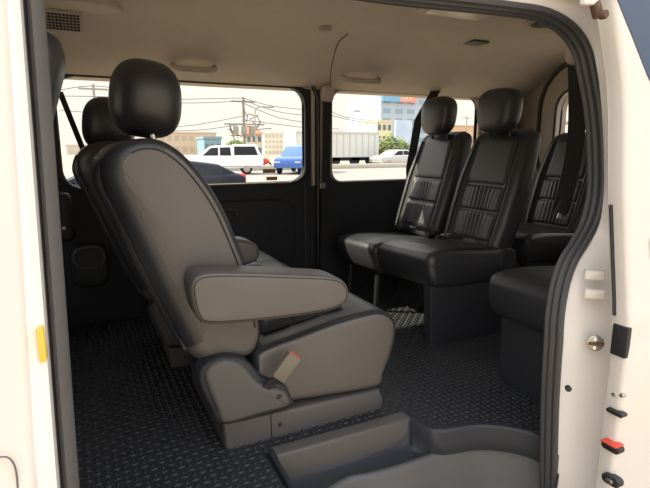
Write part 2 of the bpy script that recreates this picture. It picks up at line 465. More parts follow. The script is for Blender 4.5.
# rear and front ends
rear_open = rrect(2.36, 1.5, 1.05, 1.98, .16, 6)
struct('wall_rear', plate_hole([(.80, .5), (2.47, .5), (2.47, 2.25), (.80, 2.25)], [rrect(1.12, 1.44, 2.09, 1.93, .10, 6)], MAPX, 2.54, .05), BEIGE_D, smooth=False)['label'] = 'beige lined rear end of the van'
g3 = rrect(1.12, 1.44, 2.09, 1.93, .10, 6); o3 = rrect(.98, 1.36, 2.20, 2.085, .24, 8); o3 = rrect(.98, 1.36, 2.20, 2.085, .24, 6)
def ringx(out, inn_, x0, th):
    vs, fs = wallring(out, inn_, x0, th)
    return [Vector((v.y, v.x, v.z)) for v in vs], fs
w3 = struct('window_3', ringx(o3, g3, 2.505, .05), BEIGE_D); w3['label'] = 'rear door window in light grey trim'
struct('gasket', ringx(inset(g3, -.014), g3, 2.498, .012), FRAMEBLK, parent=w3)
struct('pane', ([Vector((2.56, p.x, p.y)) for p in g3], [tuple(range(len(g3)))]), GLASS, parent=w3, smooth=False)
struct('trim_7', tube([Vector((2.503, p.x, p.y)) for p in inset(o3, -.006)], .013, 8, closed=True), FRAMEBLK)
struct('wall_front', plate_hole([(.74, .5), (2.47, .5), (2.47, 2.25), (.74, 2.25)], [rrect(.92, 1.42, 2.3, 1.98, .1, 6)], MAPX, -1.32, .05), TRIMDARK, smooth=False)

# ------------------------------------------------------------------ rear-facing captain seats
root = thing('captain_seat', (.5, 1.40, FL), 'charcoal leather rear-facing armchair seat nearest the doorway, armrest towards the camera', 'seat', 'rear facing armchair seats')
YN = 1.17
def prof(px, Y): return [Vector((p.x, p.z)) for p in [at(u, v, Y=Y) for u, v in px]]
bk = spline([(p.x, p.y, 0) for p in prof([(101, 185), (100, 165), (109, 150), (126, 141), (148, 138), (168, 143), (188, 158), (208, 182), (224, 208), (238, 240), (250, 272), (259, 305), (263, 335), (252, 356),
      (232, 362), (208, 366), (190, 357), (175, 332), (158, 300), (142, 268), (126, 236), (112, 208)], 1.185)], 8)
PB = 8
bk = [Vector((p.x, p.y)) for p in bk]
def carve(vf, n, picks):
    """sort the faces of a rounded prism into panels: picks maps a panel name to a test on (ring, column)"""
    out = {k: [] for k in picks}; rest = []
    for f in vf[1]:
        i = min(f)//n; js = [q_ % n for q_ in f]; j = max(js) if (max(js)-min(js) < n/2) else min(js)
        for k, t_ in picks.items():
            if len(f) == 4 and t_(i, j): out[k].append(f); break
        else: rest.append(f)
    def sub(fs_):
        used = sorted({q_ for f in fs_ for q_ in f}); mp2 = {q_: a for a, q_ in enumerate(used)}
        return [vf[0][q_] for q_ in used], [tuple(mp2[q_] for q_ in f) for f in fs_]
    return sub(rest), {k: sub(v) for k, v in out.items()}
def rim(k):
    if k >= 16.3 or k < .4: return .050
    if k < 4: t = (k-.4)/3.6; t = t*t*(3-2*t); return .050+(.024-.050)*t
    if k < 12.5: return .024
    t = (k-12.5)/3.8; return .024+(.050-.024)*t
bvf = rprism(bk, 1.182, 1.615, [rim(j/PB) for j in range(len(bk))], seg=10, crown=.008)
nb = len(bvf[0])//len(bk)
rest, prt = carve(bvf, len(bk), {'back_rim_shade': lambda i, j: (j/PB >= 16.3 or j/PB <= 5) and (4 if j/PB >= 16.3 or j/PB <= 4 else 5) <= i <= nb-6, 'front_rim_shade': lambda i, j: 7 <= i <= nb-9 and 5 < j/PB <= 12.5})  # dark reflections on the rounded rim put into colour as black faces
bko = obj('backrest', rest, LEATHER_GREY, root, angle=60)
obj('back_rim_shade', prt['back_rim_shade'], LEATHER, bko, angle=60); obj('front_rim_shade', prt['front_rim_shade'], LEATHER, bko, angle=60)
# hard back shell with recess
dirb = Vector((math.cos(math.radians(205)), math.sin(math.radians(205))))
sh = [p+Vector((-.006, -.012)) for p in prof([(96, 178), (97, 163), (104, 153), (116, 160), (128, 200), (150, 250), (176, 300), (196, 345), (190, 352), (172, 325), (154, 292), (136, 258), (118, 220), (104, 195)], 1.19)]
shs = [Vector((p.x, p.y)) for p in spline([(p.x, p.y, 0) for p in sh], 3)]
bs = obj('back_shell', rprism(shs, 1.215, 1.585, .02, seg=4), LEATHER, root)
# seam along the side panel
sm = [Vector((p.x, 1.1795, p.y)) for p in inset(bk, [rim(j/PB)*.93 for j in range(len(bk))])[3*PB:12*PB:3]]
obj('side_seam', tube(sm, .0014, 6), PIPING, root)
# headrest
hc = at(145, 100, Y=1.40)
tilt = math.radians(-8)
def hdef(p):
    k = 1-.10*max(0, -p.z/.098); x = p.x*(1-.10*(p.z/.098) if p.x > 0 else 1+.03*(p.z/.098)); z = p.z
    return Vector((x*math.cos(tilt)-z*math.sin(tilt), p.y*k, x*math.sin(tilt)+z*math.cos(tilt)))
hr = obj('headrest', superell(hc, (.086, .125, .095), .74, .72, 36, 22, hdef), LEATHER, root, angle=80)
for dy in (-.06, .06):
    obj('headrest_post', tube([hc+Vector((.012, dy, -.15)), hc+Vector((.004, dy, -.07))], .006, 10), CHROME, hr)
# cushion
cu = prof([(255, 364), (258, 353), (275, 344), (300, 335), (330, 324), (360, 315), (381, 311), (394, 317), (398, 330), (394, 352), (386, 374), (380, 388), (340, 396), (300, 402), (270, 405), (258, 392)], YN)
cu = [Vector((p.x, p.y)) for p in spline([(p.x, p.y, 0) for p in cu], 3)]
cvf = rprism(cu, YN, 1.63, .024, seg=6, crown=.004)
rest, prt = carve(cvf, len(cu), {'top_shade': lambda i, j: 6 <= i <= 14 and j <= 27})  # darker reflection of the upward faces put into the leather colour
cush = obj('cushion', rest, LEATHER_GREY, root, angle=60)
obj('top_shade', prt['top_shade'], LEATHER, cush, angle=60)
obj('piping', tube([Vector((p.x, YN+.006, p.y)) for p in inset(cu, .007)[1:28]], .0022, 6), PIPING, cush)
# insert on top of the cushion with cross seams
c0 = at(275, 344, Y=YN); c1 = at(360, 315, Y=YN)
def ctop(s, y): p = c0.lerp(c1, s); return Vector((p.x, y, p.z+.012))
g = []
NX, NY = 20, 14
for i in range(NX+1):
    row = []
    for j in range(NY+1):
        s = -.02+.98*i/NX; y = YN+.075+.30*j/NY
        e = min(1, 6*min(i/NX, 1-i/NX, j/NY, 1-j/NY)); p = ctop(s, y)
        p.z += -.006+.022*e**.6-.006*(1 if i in (7, 14) else 0)
        row.append(p)
    g.append(row)
obj('seat_insert', loft(g, closed=False, cap0=False, cap1=False), LEATHER, cush)
# plinth
pb = prof([(223, 424), (300, 408), (380, 390), (384, 400), (382, 410), (300, 434), (236, 456), (229, 457), (226, 450)], 1.175)
obj('plinth', rprism(pb, 1.175, 1.60, .010), PLASTIC_GREY, root)
obj('plinth_seam', tube([at(271, 413, Y=1.1735), at(272, 442, Y=1.1735)], .0012, 6), PIPING, root)
obj('screw', disc(at(280, 424, Y=1.176), .006, -.005, 'Y', 12), PLASTIC, root)
# side hinge cover
hcv = prof([(205, 379), (210, 367), (222, 360), (236, 361), (246, 368), (256, 380), (266, 386), (280, 389), (287, 394), (289, 406), (258, 415), (225, 424), (217, 410)], 1.14)
hcv = [Vector((p.x, p.y)) for p in spline([(p.x, p.y, 0) for p in hcv], 3)]
hg = obj('hinge_cover', rprism(hcv, 1.135, 1.19, .014, seg=5), PLASTIC_GREY, root)
hcb = prof([(198, 380), (204, 364), (222, 356), (240, 357), (252, 365), (262, 376), (284, 384), (290, 396), (289, 406), (225, 424), (210, 408)], 1.16)
obj('hinge_shroud', rprism([Vector((p.x, p.y)) for p in spline([(p.x, p.y, 0) for p in hcb], 3)], 1.150, 1.22, .012), PLASTIC, root)
obj('screw', disc(at(279, 396, Y=1.137), .007, -.004, 'Y', 14), RUBBER, hg)
# armrest
ar = prof([(192, 300), (191, 286), (197, 277), (212, 273), (250, 273), (300, 275), (334, 277), (347, 284), (350, 294), (346, 304), (332, 311), (300, 317), (250, 323), (208, 325), (197, 317)], 1.07)
ar = [Vector((p.x, p.y)) for p in spline([(p.x, p.y, 0) for p in ar], 3)]
am = obj('armrest', rprism(ar, 1.07, 1.165, .013, seg=5, crown=.003), LEATHER_GREY, root, angle=60)
obj('armrest_seam', tube([Vector((p.x, 1.0712, p.y)) for p in inset(ar, .0085)], .0013, 6, closed=True), PIPING, am)
# buckle
ba = at(278, 378, Y=1.12); bb = at(294, 356, Y=1.12)
ax = (bb-ba).normalized(); sd = Vector((0, 1, 0)).cross(ax)
def obb(c, ax, sd, l, w, t, r=.004):
    pts = rrect(-l/2, -w/2, l/2, w/2, r); vs = rprism(pts, -t/2, t/2, r, MAPZ, 3)
    nn = ax.cross(sd); return [Vector(c)+ax*v.x+sd*v.y+nn*v.z for v in vs[0]], vs[1]
bu = obj('belt_buckle', obb((ba+bb)/2, ax, sd, .075, .042, .020), mat('olive_plastic', (.15, .135, .105), .5), root)
obj('red_button', obb(bb+ax*.002, ax, sd, .008, .034, .012, .003), REDP, bu)
obj('buckle_stalk', ribbon([ba+ax*.005, ba-ax*.02+Vector((0, .012, 0)), ba-ax*.05+Vector((0, .022, 0))], sd, .022, .004), WEB, bu)
seat_a = root
seat_b = dup(root, (.5-.045, 1.40+.57, FL), 'charcoal leather rear-facing armchair seat by the far door, mostly hidden behind its near twin')
for c in seat_b.children:
    if c.name.startswith('headrest'): c.location = (-.015, 0, -.045)

# ------------------------------------------------------------------ forward-facing row seats (local frame, facing -X)
def row_seat(loc, label, w=.385, base=(-.17, .2), headrest=True, hh=.90, group='forward facing row seats'):
    root = thing('passenger_seat', (0, 0, 0), label, 'seat', group)
    hw = w/2; BZ, TZ = .33, .855
    def bx(v): return .145+.165*v            # front face x of the back at height v
    NV, NR = 34, 56
    def half(v):
        k = 1.0-.06*max(0, (.25-v)/.25) - .16*max(0, (v-.55)/.45)**1.3
        return hw*k
    def frontx(y, v):
        h = half(v); t = min(1, abs(y)/h); s = max(0, min(1, (t-.55)/.22)); s = s*s*(3-2*s)
        bol = .028*s*(1-.6*max(0, (v-.6)/.4))
        return bx(v)-bol
    rings = []
    for i in range(NV+1):
        v = i/NV; z = BZ+(TZ-BZ)*v; sc = 1.0
        vv = (v-.90)/.10
        if vv > 0: sc = math.sqrt(max(0, 1-vv*vv*.98))
        v0 = (.06-v)/.06
        if v0 > 0: sc = math.sqrt(max(0, 1-v0*v0*.8))
        h = half(v)*(.72+.28*sc)*.97; th = .047*sc+.004
        ring = []
        for j in range(NR):
            a = 2*PI*j/NR
            y = h*sp(math.cos(a), .5); d = sp(math.sin(a), .55)
            xc = bx(v)+.047
            x = xc+th*d
            if d < 0: x = x+(frontx(y, v)-bx(v))*(-d)*sc
            ring.append(Vector((x, y, z)))
        rings.append(ring)
    br = obj('backrest', loft(rings), LEATHER, root, angle=70)
    def panel(name, v0, v1, pleat, wtop=.66):
        g = []; NX_, NY_ = 22, 60
        for i in range(NX_+1):
            row = []; s = i/NX_; v = v0+(v1-v0)*s
            for j in range(NY_+1):
                t = j/NY_*2-1; y = t*half(v)*wtop
                e = max(0, min(1, 9*min(s, 1-s)))*max(0, min(1, 11*min((t+1)/2, (1-t)/2)))
                e = e**.5
                lift = -.002+.012*e
                if pleat:
                    wv = math.exp(-(t/.48)**2)
                    fold = math.sin(y/.0098*PI*(.80+.10*math.sin(s*3)) + .8*math.sin(s*5+y*30))
                    lift += .0034*wv*e*fold
                row.append(Vector((bx(v)-lift-.001, y, BZ+(TZ-BZ)*v)))
            g.append(row)
        return obj(name, loft(g, closed=False, cap0=False, cap1=False), LEATHER, br, angle=80)
    panel('upper_panel', .545, .945, False)
    panel('pleated_panel', .335, .543, True)
    panel('pleated_panel', .10, .333, True)
    for s in (-1, 1):
        pts = [Vector((frontx(s*half(v)*.68, v)-.003, s*half(v)*.70, BZ+(TZ-BZ)*v)) for v in [.05+.86*k/16 for k in range(17)]]
        obj('piping', tube(pts, .003, 6), PIPING, br)
    # cushion with rolled front
    cu = [(-.205, .335), (-.20, .365), (-.17, .385), (-.08, .392), (.08, .38), (.24, .36), (.25, .27), (.1, .235), (-.12, .235), (-.175, .25), (-.198, .29)]
    cu = [Vector((p.x, p.y)) for p in spline([(a, b, 0) for a, b in cu], 4)]
    cs = obj('cushion', rprism(cu, -hw, hw, .035, seg=6, crown=.006), LEATHER, root, angle=60)
    g = []
    for i in range(15):
        row = []
        for j in range(15):
            s = i/14; t = j/14; x = -.175+.33*s; y = (t*2-1)*hw*.68
            e = max(0, min(1, 6*min(s, 1-s, t, 1-t)))**.5
            row.append(Vector((x, y, .372+.022*e-.03*max(0, s-.2)*.9)))
        g.append(row)
    obj('seat_insert', loft(g, closed=False, cap0=False, cap1=False), LEATHER, cs)
    obj('piping', tube([(-.19, -hw*.98, .33), (-.165, -hw*.90, .377), (-.05, -hw*.93, .386), (.12, -hw*.93, .373)], .003, 6), PIPING, cs)
    obj('base', rprism([(base[0], 0), (base[1], 0), (base[1], .25), (base[0]-.015, .25)], -hw+.012, -hw+.06, .006), PLASTIC, root)
    obj('cross_rail', box((-.02, -hw+.05, .19), (.10, hw, .24)), PLASTIC, root, smooth=False)
    obj('recliner_cover', rprism(rrect(.15, .27, .235, .37, .035), -hw-.010, -hw+.02, .008), PLASTIC, root)
    if headrest:
        def hd(p):
            k = 1+.07*(p.z/.09)
            return Vector((p.x+.06*p.z, p.y*k, p.z))
        h = obj('headrest', superell((.285, 0, hh+.032), (.060, .103, .095), .68, .68, 32, 20, hd), LEATHER, root, angle=80)
        for dy in (-.06, .06):
            obj('headrest_post', tube([(.30, dy, .82), (.292, dy, hh-.03)], .006, 10), PLASTIC, h)
    root.location = loc
    return root
ROWX = 1.365
seat_d = row_seat((ROWX, 1.672, FL), 'black leather forward-facing seat by the aisle with pleated backrest and tall headrest')
seat_c = dup(seat_d, (ROWX+.01, 2.092, FL), 'black leather forward-facing seat against the far window, sunlight on its bolster', skip=('base', 'cross_rail'))
fr_ = MB()
fr_.add(box((-.15, -.17, .20), (.2, .17, .24)))
for sx in (-.13, .17): fr_.add(tube([(sx, -.12, .21), (sx-.01, -.12, 0)], .014, 8)); fr_.add(tube([(sx, .15, .21), (sx-.01, .15, 0)], .014, 8))
fo = obj('base_frame', fr_, RUBBER); fo.parent = seat_c
seat_e = dup(seat_d, (ROWX-.01, 1.035, FL), 'black leather folding seat cushion right beside the door seal, backrest hidden', skip=('headrest', 'recliner_cover', 'base', 'cross_rail'))
seat_e.scale = (1, .74, 1)
eb = obj('base_box', rprism([(-.13, 0), (.2, 0), (.2, .25), (-.145, .25)], -.17, .17, .008), PLASTIC); eb.parent = seat_e
seat_f = dup(seat_d, (2.02, 1.80, FL), 'black leather seat in the row behind, sunlit pleats, partly hidden by the aisle seat', skip=('headrest',))

for st_, dz, rx in ((seat_d, -.008, -.05), (seat_c, -.045, -.05)):
    for c in st_.children:
        if c.name.startswith('cushion'):
            c.location.z += dz; c.rotation_euler.x = rx; c.location.y -= .019
# front row seats seen edge-on behind the front pillar
seat_p = dup(seat_d, (-.40, 1.17, FL+.13), 'black leather front passenger seat seen edge-on behind the doorway pillar', 'front row seats')
seat_v = dup(seat_d, (-.55, 1.95, FL+.13), 'black leather driver seat beyond the front passenger seat', 'front row seats')
eng = struct('wall_front_bulkhead', rbox((-1.25, .86, FL-.01), (-.11, 2.38, FL+.14), .04), TRIMDARK)
eng.name = 'engine_cover'

# ------------------------------------------------------------------ belts and small fittings
def belt_far(x, z0, label, name='seat_belt'):
    pass
t = thing('seat_belt', (1.162, FARY-.03, FL+.3), 'black belt hanging down the far pillar between the windows', 'seat belt', None)
obj('strap', ribbon([(1.162, FARY-.045, 1.865), (1.160, FARY-.035, 1.5), (1.152, FARY-.032, 1.2), (1.15, FARY-.03, .95)], (1, 0, 0), .046, .003), WEB, t)
obj('anchor_cover', superell((1.162, FARY-.04, 1.885), (.033, .03, .042), .6, .6), BEIGE, t)
tp = at(323, 186, Y=FARY-.05)
obj('tongue', obb(tp, Vector((0, 0, 1)), Vector((1, 0, 0)), .03, .035, .006), STEEL, t)
# belt of the window seat
a0 = at(441, 78, Y=2.36); a1 = at(418, 122, Y=2.355); a2 = at(410, 168, Y=2.35)
t = thing('seat_belt', a0, 'black belt hanging across the far window beside the window seat', 'seat belt')
obj('strap', ribbon([a0+Vector((.0, 0, -.02)), a1, a2, a2+Vector((.02, .0, -.35))], (1, -.1, .25), .05, .003), WEB, t)
obj('anchor_cover', obb(a0+Vector((.012, 0, .01)), Vector((.42, 0, 1)).normalized(), Vector((1, 0, -.42)).normalized(), .11, .03, .03, .008), BEIGE, t)
# belt on the near rear pillar by the doorway
b0 = at(577, 52, Y=1.18); b1 = at(577, 120, Y=1.2); b2 = at(572, 165, Y=1.22); b3 = at(560, 212, Y=1.25); b4 = at(540, 245, Y=1.3)
t = thing('seat_belt', b0, 'wide black belt hanging from the ceiling just inside the door seal', 'seat belt')
obj('strap', ribbon(spline([b0, b1, b2, b3], 4, closed=False), (.75, -.66, 0), .055, .003), WEB, t)
obj('anchor_cover', superell(b0, (.03, .03, .04), .6, .6), BEIGE, t)
bt = obj('tongue', obb(at(563, 207, Y=1.235), Vector((.4, 0, .9)).normalized(), Vector((.8, -.5, -.35)).normalized(), .055, .04, .012), PLASTIC, t)
obj('metal_plate', obb(at(561, 214, Y=1.232), Vector((.4, 0, .9)).normalized(), Vector((.8, -.5, -.35)).normalized(), .04, .022, .004, .002), CHROME, bt)
# diagonal driver belt at the left edge of the first window
c0 = at(60, 92, Y=2.375); c1 = at(84, 152, Y=2.375)
t = obj('seat_belt', ribbon([c0, c1, c1+(c1-c0)*.6], (1, 0, .3), .022, .003), WEB)
tag(t, 'thin black driver belt slanting across the front edge of the far window', 'seat belt')
# lap buckles lying on the row seats
def lap(u, v, Y, label, rot):
    p = Vector((1.43, Y, FL+.402))
    t = thing('belt_buckle', p, label, 'buckle', 'buckles lying on the row seats')
    ax = Vector((math.cos(rot), math.sin(rot), .15)).normalized(); sd = Vector((-ax.y, ax.x, 0)).normalized()
    obj('housing', obb(p, ax, sd, .07, .035, .02), PLASTIC, t)
    obj('tongue_plate', obb(p+ax*.045, ax, sd, .03, .025, .004, .002), STEEL, t)
    obj('strap', ribbon([p-ax*.03, p-ax*.06+Vector((0, 0, .002)), p-ax*.08+Vector((.0, 0, .004))], sd, .03, .003), WEB, t)
lap(438, 240, 1.885, 'silver tongued belt buckle lying between the two row seats', 2.6)
lap(462, 246, 1.66, 'dark belt buckle lying on the aisle seat cushion', 2.9)
# assist grips
def grip(u0, u1, v, label):
    a = hitc(u0, v, .0); b = hitc(u1, v+1, .0); a.x, b.x = a.x, b.x
    y = (a.y+b.y)/2; z = (a.z+b.z)/2; off = Vector((0, -.026, -.020))
    A = Vector((a.x, y, z)); B = Vector((b.x, y, z))
    path = [A+Vector((0, .012, .006)), A+off*.6, A+off+Vector((.02, 0, 0)), (A+B)/2+off*1.1, B+off-Vector((.02, 0, 0)), B+off*.6, B+Vector((0, .012, .006))]
    t = obj('assist_grip', tube(spline(path, 4, closed=False), .0135, 10), BEIGE)
    tag(t, label, 'grab handle', 'ceiling grab handles')
grip(173, 214, 65, 'beige grab handle above the first far window, right of the big headrest')
grip(342, 378, 77, 'beige grab handle above the second far window')
# ceiling fittings
def on_ceiling(u, v): return hitc(u, v)
p = on_ceiling(325, 28)
tag(obj('coat_hook', rbox((p.x-.022, p.y-.02, p.z-.012), (p.x+.022, p.y+.02, p.z+.012), .006), BEIGE_D), 'small beige hook clip on the ceiling above the far pillar', 'hook')
p = on_ceiling(475, 43)
tag(obj('ceiling_vent', rbox((p.x-.05, p.y-.05, p.z-.006), (p.x+.05, p.y+.05, p.z+.004), .008, mp=MAPZ), PLASTIC_GREY), 'small dark vent slot on the ceiling above the row seats', 'vent')
p = on_ceiling(473, 8)
L = thing('ceiling_lamp', p, 'large unlit cream lamp panel on the ceiling at top', 'lamp')
obj('bezel', rbox((p.x-.20, p.y-.07, p.z-.014), (p.x+.13, p.y+.10, p.z+.01), .03, .008, mp=MAPZ), BEIGE, L)
obj('lens', rbox((p.x-.17, p.y-.05, p.z-.020), (p.x+.10, p.y+.08, p.z-.012), .03, .004, mp=MAPZ), mat('lamp_lens', (.66, .58, .46), .3), L)
p = on_ceiling(546, 21)
L = thing('ceiling_speaker', p, 'round grey grille on the ceiling near the door corner', 'speaker')
obj('rim', disc(p+Vector((0, 0, -.012)), .075, .022, 'Z', 28), BEIGE_D, L)
obj('grille', disc(p+Vector((0, 0, -.016)), .058, .006, 'Z', 28), PLASTIC_GREY, L)
# air outlet with moulded housing, front of ceiling
p0 = hitc(38, 22); p1 = hitc(78, 23)
ctr = (p0+p1)/2
L = thing('air_outlet', ctr, 'beige ceiling air outlet with louvred grille near the front pillar', 'air vent')
obj('housing', rprism([(-.22, -.10), (.15, -.10), (.21, .0), (.15, .06), (-.22, .06)], 0, .05, .015, lambda a, b, d: Vector((ctr.x+a, ctr.y+b-.13, ctr.z+.035-.05*0-d*.8+.03))), BEIGE, L)
obj('grille_bezel', obb(ctr+Vector((-.02, -.045, .0)), Vector((1, 0, 0)), Vector((0, .75, -.66)).normalized(), .21, .085, .02, .008), BEIGE, L)
lv = MB()
for k in range(6):
    for i in range(16):
        c = ctr+Vector((-.02-.085+.0113*i, -.045, 0))+Vector((0, .75, -.66)).normalized()*(-.03+.0118*k)
        lv.add(obb(c+Vector((0, -.66, -.75))*.0105, Vector((1, 0, 0)), Vector((0, .75, -.66)).normalized(), .009, .007, .004, .001))
obj('louvre', lv, PLASTIC, L)
# headliner seam above the far pillar
sp_ = [hitc(u, v, .002) for u, v in ((330, 84), (331, 70), (334, 55), (339, 42), (348, 34))]
struct('trim_8', tube(spline(sp_, 4, closed=False), .0025, 6), mat('headliner_joint', (.12, .10, .08), .9))
# far door handle and pocket
p = at(231, 212, Y=FARY-.04)
struct('handle', tube(spline([p+Vector((-.03, .02, .01)), p+Vector((-.015, 0, .012)), p+Vector((.015, 0, .008)), p+Vector((.026, .004, -.01)), p+Vector((.028, .02, -.03))], 4, closed=False), .006, 8), PLASTIC_GREY, parent=fardoor)
p = at(90, 262, Y=FARY-.02)
t = struct('door_pocket', rprism(rrect(p.x-.075, p.z-.11, p.x+.075, p.z+.08, .05), FARY-.05, FARY, .02), PLASTIC, parent=lining)
struct('rim', tube([Vector((q_.x, FARY-.05, q_.y)) for q_ in rrect(p.x-.06, p.z-.02, p.x+.06, p.z+.07, .04)], .005, 6, closed=True), PLASTIC_GREY, parent=t)
p = at(68, 215, Y=FARY-.02)
t = struct('armrest', rprism(rrect(p.x-.07, p.z-.11, p.x+.02, p.z+.10, .03), FARY-.06, FARY, .02), PLASTIC, parent=lining)
struct('lock_pin', disc(at(64, 228, Y=FARY-.062), .008, -.008, 'Y', 12), STEEL, parent=t)
# sticker on window 1
t = thing('window_sticker', (.87, FARY+.02, 1.5), 'amber two part sticker in the lower corner of the far window', 'sticker')
p = at(268, 171, Y=FARY+.020); q2 = at(270.5, 178.5, Y=FARY+.020)
obj('label_strip', box((p.x-.028, FARY+.018, p.z-.010), (p.x+.040, FARY+.020, p.z+.010)), STICK, t, smooth=False)
obj('label_strip', box((q2.x-.022, FARY+.018, q2.z-.009), (q2.x+.036, FARY+.020, q2.z+.009)), STICK, t, smooth=False)
# yellow sticker on the front pillar edge
p = sight(41, 345, SKINY-.010)
tag(obj('yellow_sticker', rbox((p.x-.004, p.y-.002, p.z-.024), (p.x+.005, p.y+.022, p.z+.024), .003, .001), YELLOW), 'small yellow sticker on the white front pillar', 'sticker')

# ------------------------------------------------------------------ rear jamb fittings and open sliding door
def jamb(u, v):
    """point on the slanting white jamb band"""
    lo, hi = .72, .82
    return sight(u, v, .752)
p = jamb(595, 343)
t = thing('door_striker', p, 'round steel door striker bolted to the white rear jamb', 'striker')
jn = Vector((-.62, -.78, 0)); ju = Vector((.78, -.62, 0))
def jdisc(c, r, h, n=24):
    vs, fs = disc((0, 0, 0), r, h, 'Z', n)
    return [Vector(c)+ju*v.x+Vector((0, 0, 1))*v.y+jn*v.z for v in vs], fs
obj('plate', jdisc(p-jn*.004, .0205, .009), STEEL, t)
for dz in (-.011, .011): obj('bolt', jdisc(p+jn*.005+Vector((0, 0, dz)), .0062, .003, 12), CHROME, t)
obj('latch_bar', obb(p+jn*.008, ju, Vector((0, 0, 1)), .034, .006, .006, .001), RUST, t)
p = jamb(568, 388)
t = obj('rubber_bumper', jdisc(p-jn*.003, .0075, .011, 18), RUBBER); tag(t, 'small round black rubber stop on the white jamb beside the seal', 'bumper')
for v, nm, lab in ((275, 'hinge_plate', 'upper white bracket plate on the rear jamb'), (294, 'hinge_plate', 'lower white bracket plate on the rear jamb')):
    p = jamb(594, v)
    t = obj(nm, obb(p, ju, Vector((0, 0, 1)), .046, .024, .016, .004), PAINT); tag(t, lab, 'bracket')
# roller bracket at the top corner
p = sight(594, 12, SKINY-.075)
t = thing('roller_arm', p, 'rusty brown roller arm at the top corner of the doorway', 'bracket')
obj('arm', obb(p+Vector((0, -.005, .004)), Vector((.5, 0, -.86)).normalized(), Vector((.86, 0, .5)).normalized(), .034, .02, .016, .004), RUST, t)
obj('roller', disc(p+Vector((.006, -.01, -.008)), .009, -.014, 'Y', 16), RUST, t)
obj('mount', obb(p+Vector((-.02, -.005, .02)), Vector((1, 0, .1)).normalized(), Vector((-.1, 0, 1)).normalized(), .05, .022, .014, .004), PAINT_IN, t)

# sliding door slid rearwards on the outside
DX, DY = 1.08, .648
DL = [(lambda p: (p.z, p.x))(sight(u, v, DY+.035)) for u, v in ((599, 2), (605, 47), (610, 85), (611.5, 120), (611, 190))]
def DXz(z):
    if z <= DL[-1][0]: return DL[-1][1]+(DX-DL[-1][1])*min(1, (DL[-1][0]-z)/.25)
    for (z1, x1), (z0, x0) in zip(DL, DL[1:]):
        if z0 <= z <= z1: return x0+(x1-x0)*(z-z0)/(z1-z0)
    return DL[0][1]-(z-DL[0][0])*.35
def dcr(z): return -.010*max(0, min(1, (1.22-z)/.03)) + .004*math.exp(-((z-1.235)/.012)**2)
zs = [.46+1.56*i/60 for i in range(61)]
rr = []
for z in zs:
    y = DY+tum(z)-dcr(z)*.6; rad = .012
    ex = DXz(z)
    ring = [Vector((ex+rad-rad*math.sin(PI/2*k/4), y+rad-rad*math.cos(PI/2*k/4), z)) for k in range(5)]
    yo = DY+tum(z)
    ring += [Vector((ex, yo+.030, z)), Vector((ex+.004, yo+.046, z)), Vector((ex+.02, yo+.058, z)), Vector((2.2, yo+.058, z)), Vector((2.2, y, z))]
    rr.append(ring)
door = struct('door_1', loft(rr), PAINT, angle=30); door['label'] = 'white sliding door slid open along the outside of the van'
# door glass with cut corner, its sky reflection painted as a blue base colour
def dpt(u, v, y0): return sight(u, v, y0)
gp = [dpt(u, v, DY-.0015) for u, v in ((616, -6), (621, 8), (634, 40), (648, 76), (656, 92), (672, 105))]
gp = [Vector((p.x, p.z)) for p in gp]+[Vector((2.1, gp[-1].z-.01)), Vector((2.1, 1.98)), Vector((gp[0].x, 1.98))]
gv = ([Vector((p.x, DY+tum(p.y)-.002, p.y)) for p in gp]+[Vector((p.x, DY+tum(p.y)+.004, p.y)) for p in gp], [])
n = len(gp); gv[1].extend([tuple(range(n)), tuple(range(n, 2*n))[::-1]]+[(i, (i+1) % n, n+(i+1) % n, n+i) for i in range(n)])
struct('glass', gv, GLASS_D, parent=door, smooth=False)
def edge_pt(u, v):
    return at(u, v, X=DX)
def epatch(name, u0, v0, u1, v1, m, out=.003, r=.003, parent=door):
    a = edge_pt(u0, v0); b = edge_pt(u1, v1); y0, y1 = sorted((a.y, b.y)); z0, z1 = sorted((a.z, b.z))
    return struct(name, rprism(rrect(y0, z0, y1, z1, r), DX-out, DX+.01, min(.002, out), MAPX, 2), m, parent=parent)
epatch('buffer_pad', 614, 323, 626, 359, RUBBER, .004)
epatch('screw', 612, 392, 616, 397, STEEL, .004, .004)
epatch('screw', 620, 393, 624, 398, STEEL, .004, .004)
epatch('latch_slot', 609, 406, 625, 418, RUBBER, .012, .008)
struct('edge_strip', tube([(DXz(z_)-.0005, DY+tum(z_)+.036, z_) for z_ in [1.24+.018*k for k in range(15)]], .0045, 6), RUBBER, parent=door)
lt = epatch('door_latch', 605, 438, 622, 455, RUBBER, .014, .012)
epatch('red_lever', 606, 438, 622, 446, REDP, .022, .01, parent=lt)
lw = epatch('lower_latch', 605, 470, 621, 489, RUBBER, .012, .01)
epatch('latch_steel', 609, 475, 616, 484, STEEL, .016, .006, parent=lw)
hp_ = sight(652, 250, DY)
struct('handle_recess', rprism(rrect(hp_.x-.012, hp_.z-.035, hp_.x+.16, hp_.z+.035, .015), hp_.y-.003, hp_.y+.02, .003), mat('recess_shade_plastic', (.55, .52, .48), .4), parent=door)

# ------------------------------------------------------------------ outside world
g = box((-300, -300, -.3), (500, 700, 0))
gm = mat('sunlit_concrete', (.42, .345, .25), .9, noise=.25, nscale=.6, bump=.3, bscale=3)
struct('ground', g, gm, smooth=False)
struct('road', box((-80, 20, 0), (120, 34, .012)), mat('asphalt', (.30, .28, .26), .9, noise=.2, nscale=1), smooth=False)
# kerb barrier beyond the near lot
kb = obj('low_wall', rbox((6, 33.5, 0), (40, 33.8, .35), .04), mat('pale_concrete', (.55, .5, .42), .9, noise=.2, nscale=2)); tag(kb, 'long low concrete kerb wall in the parking area outside', 'wall')

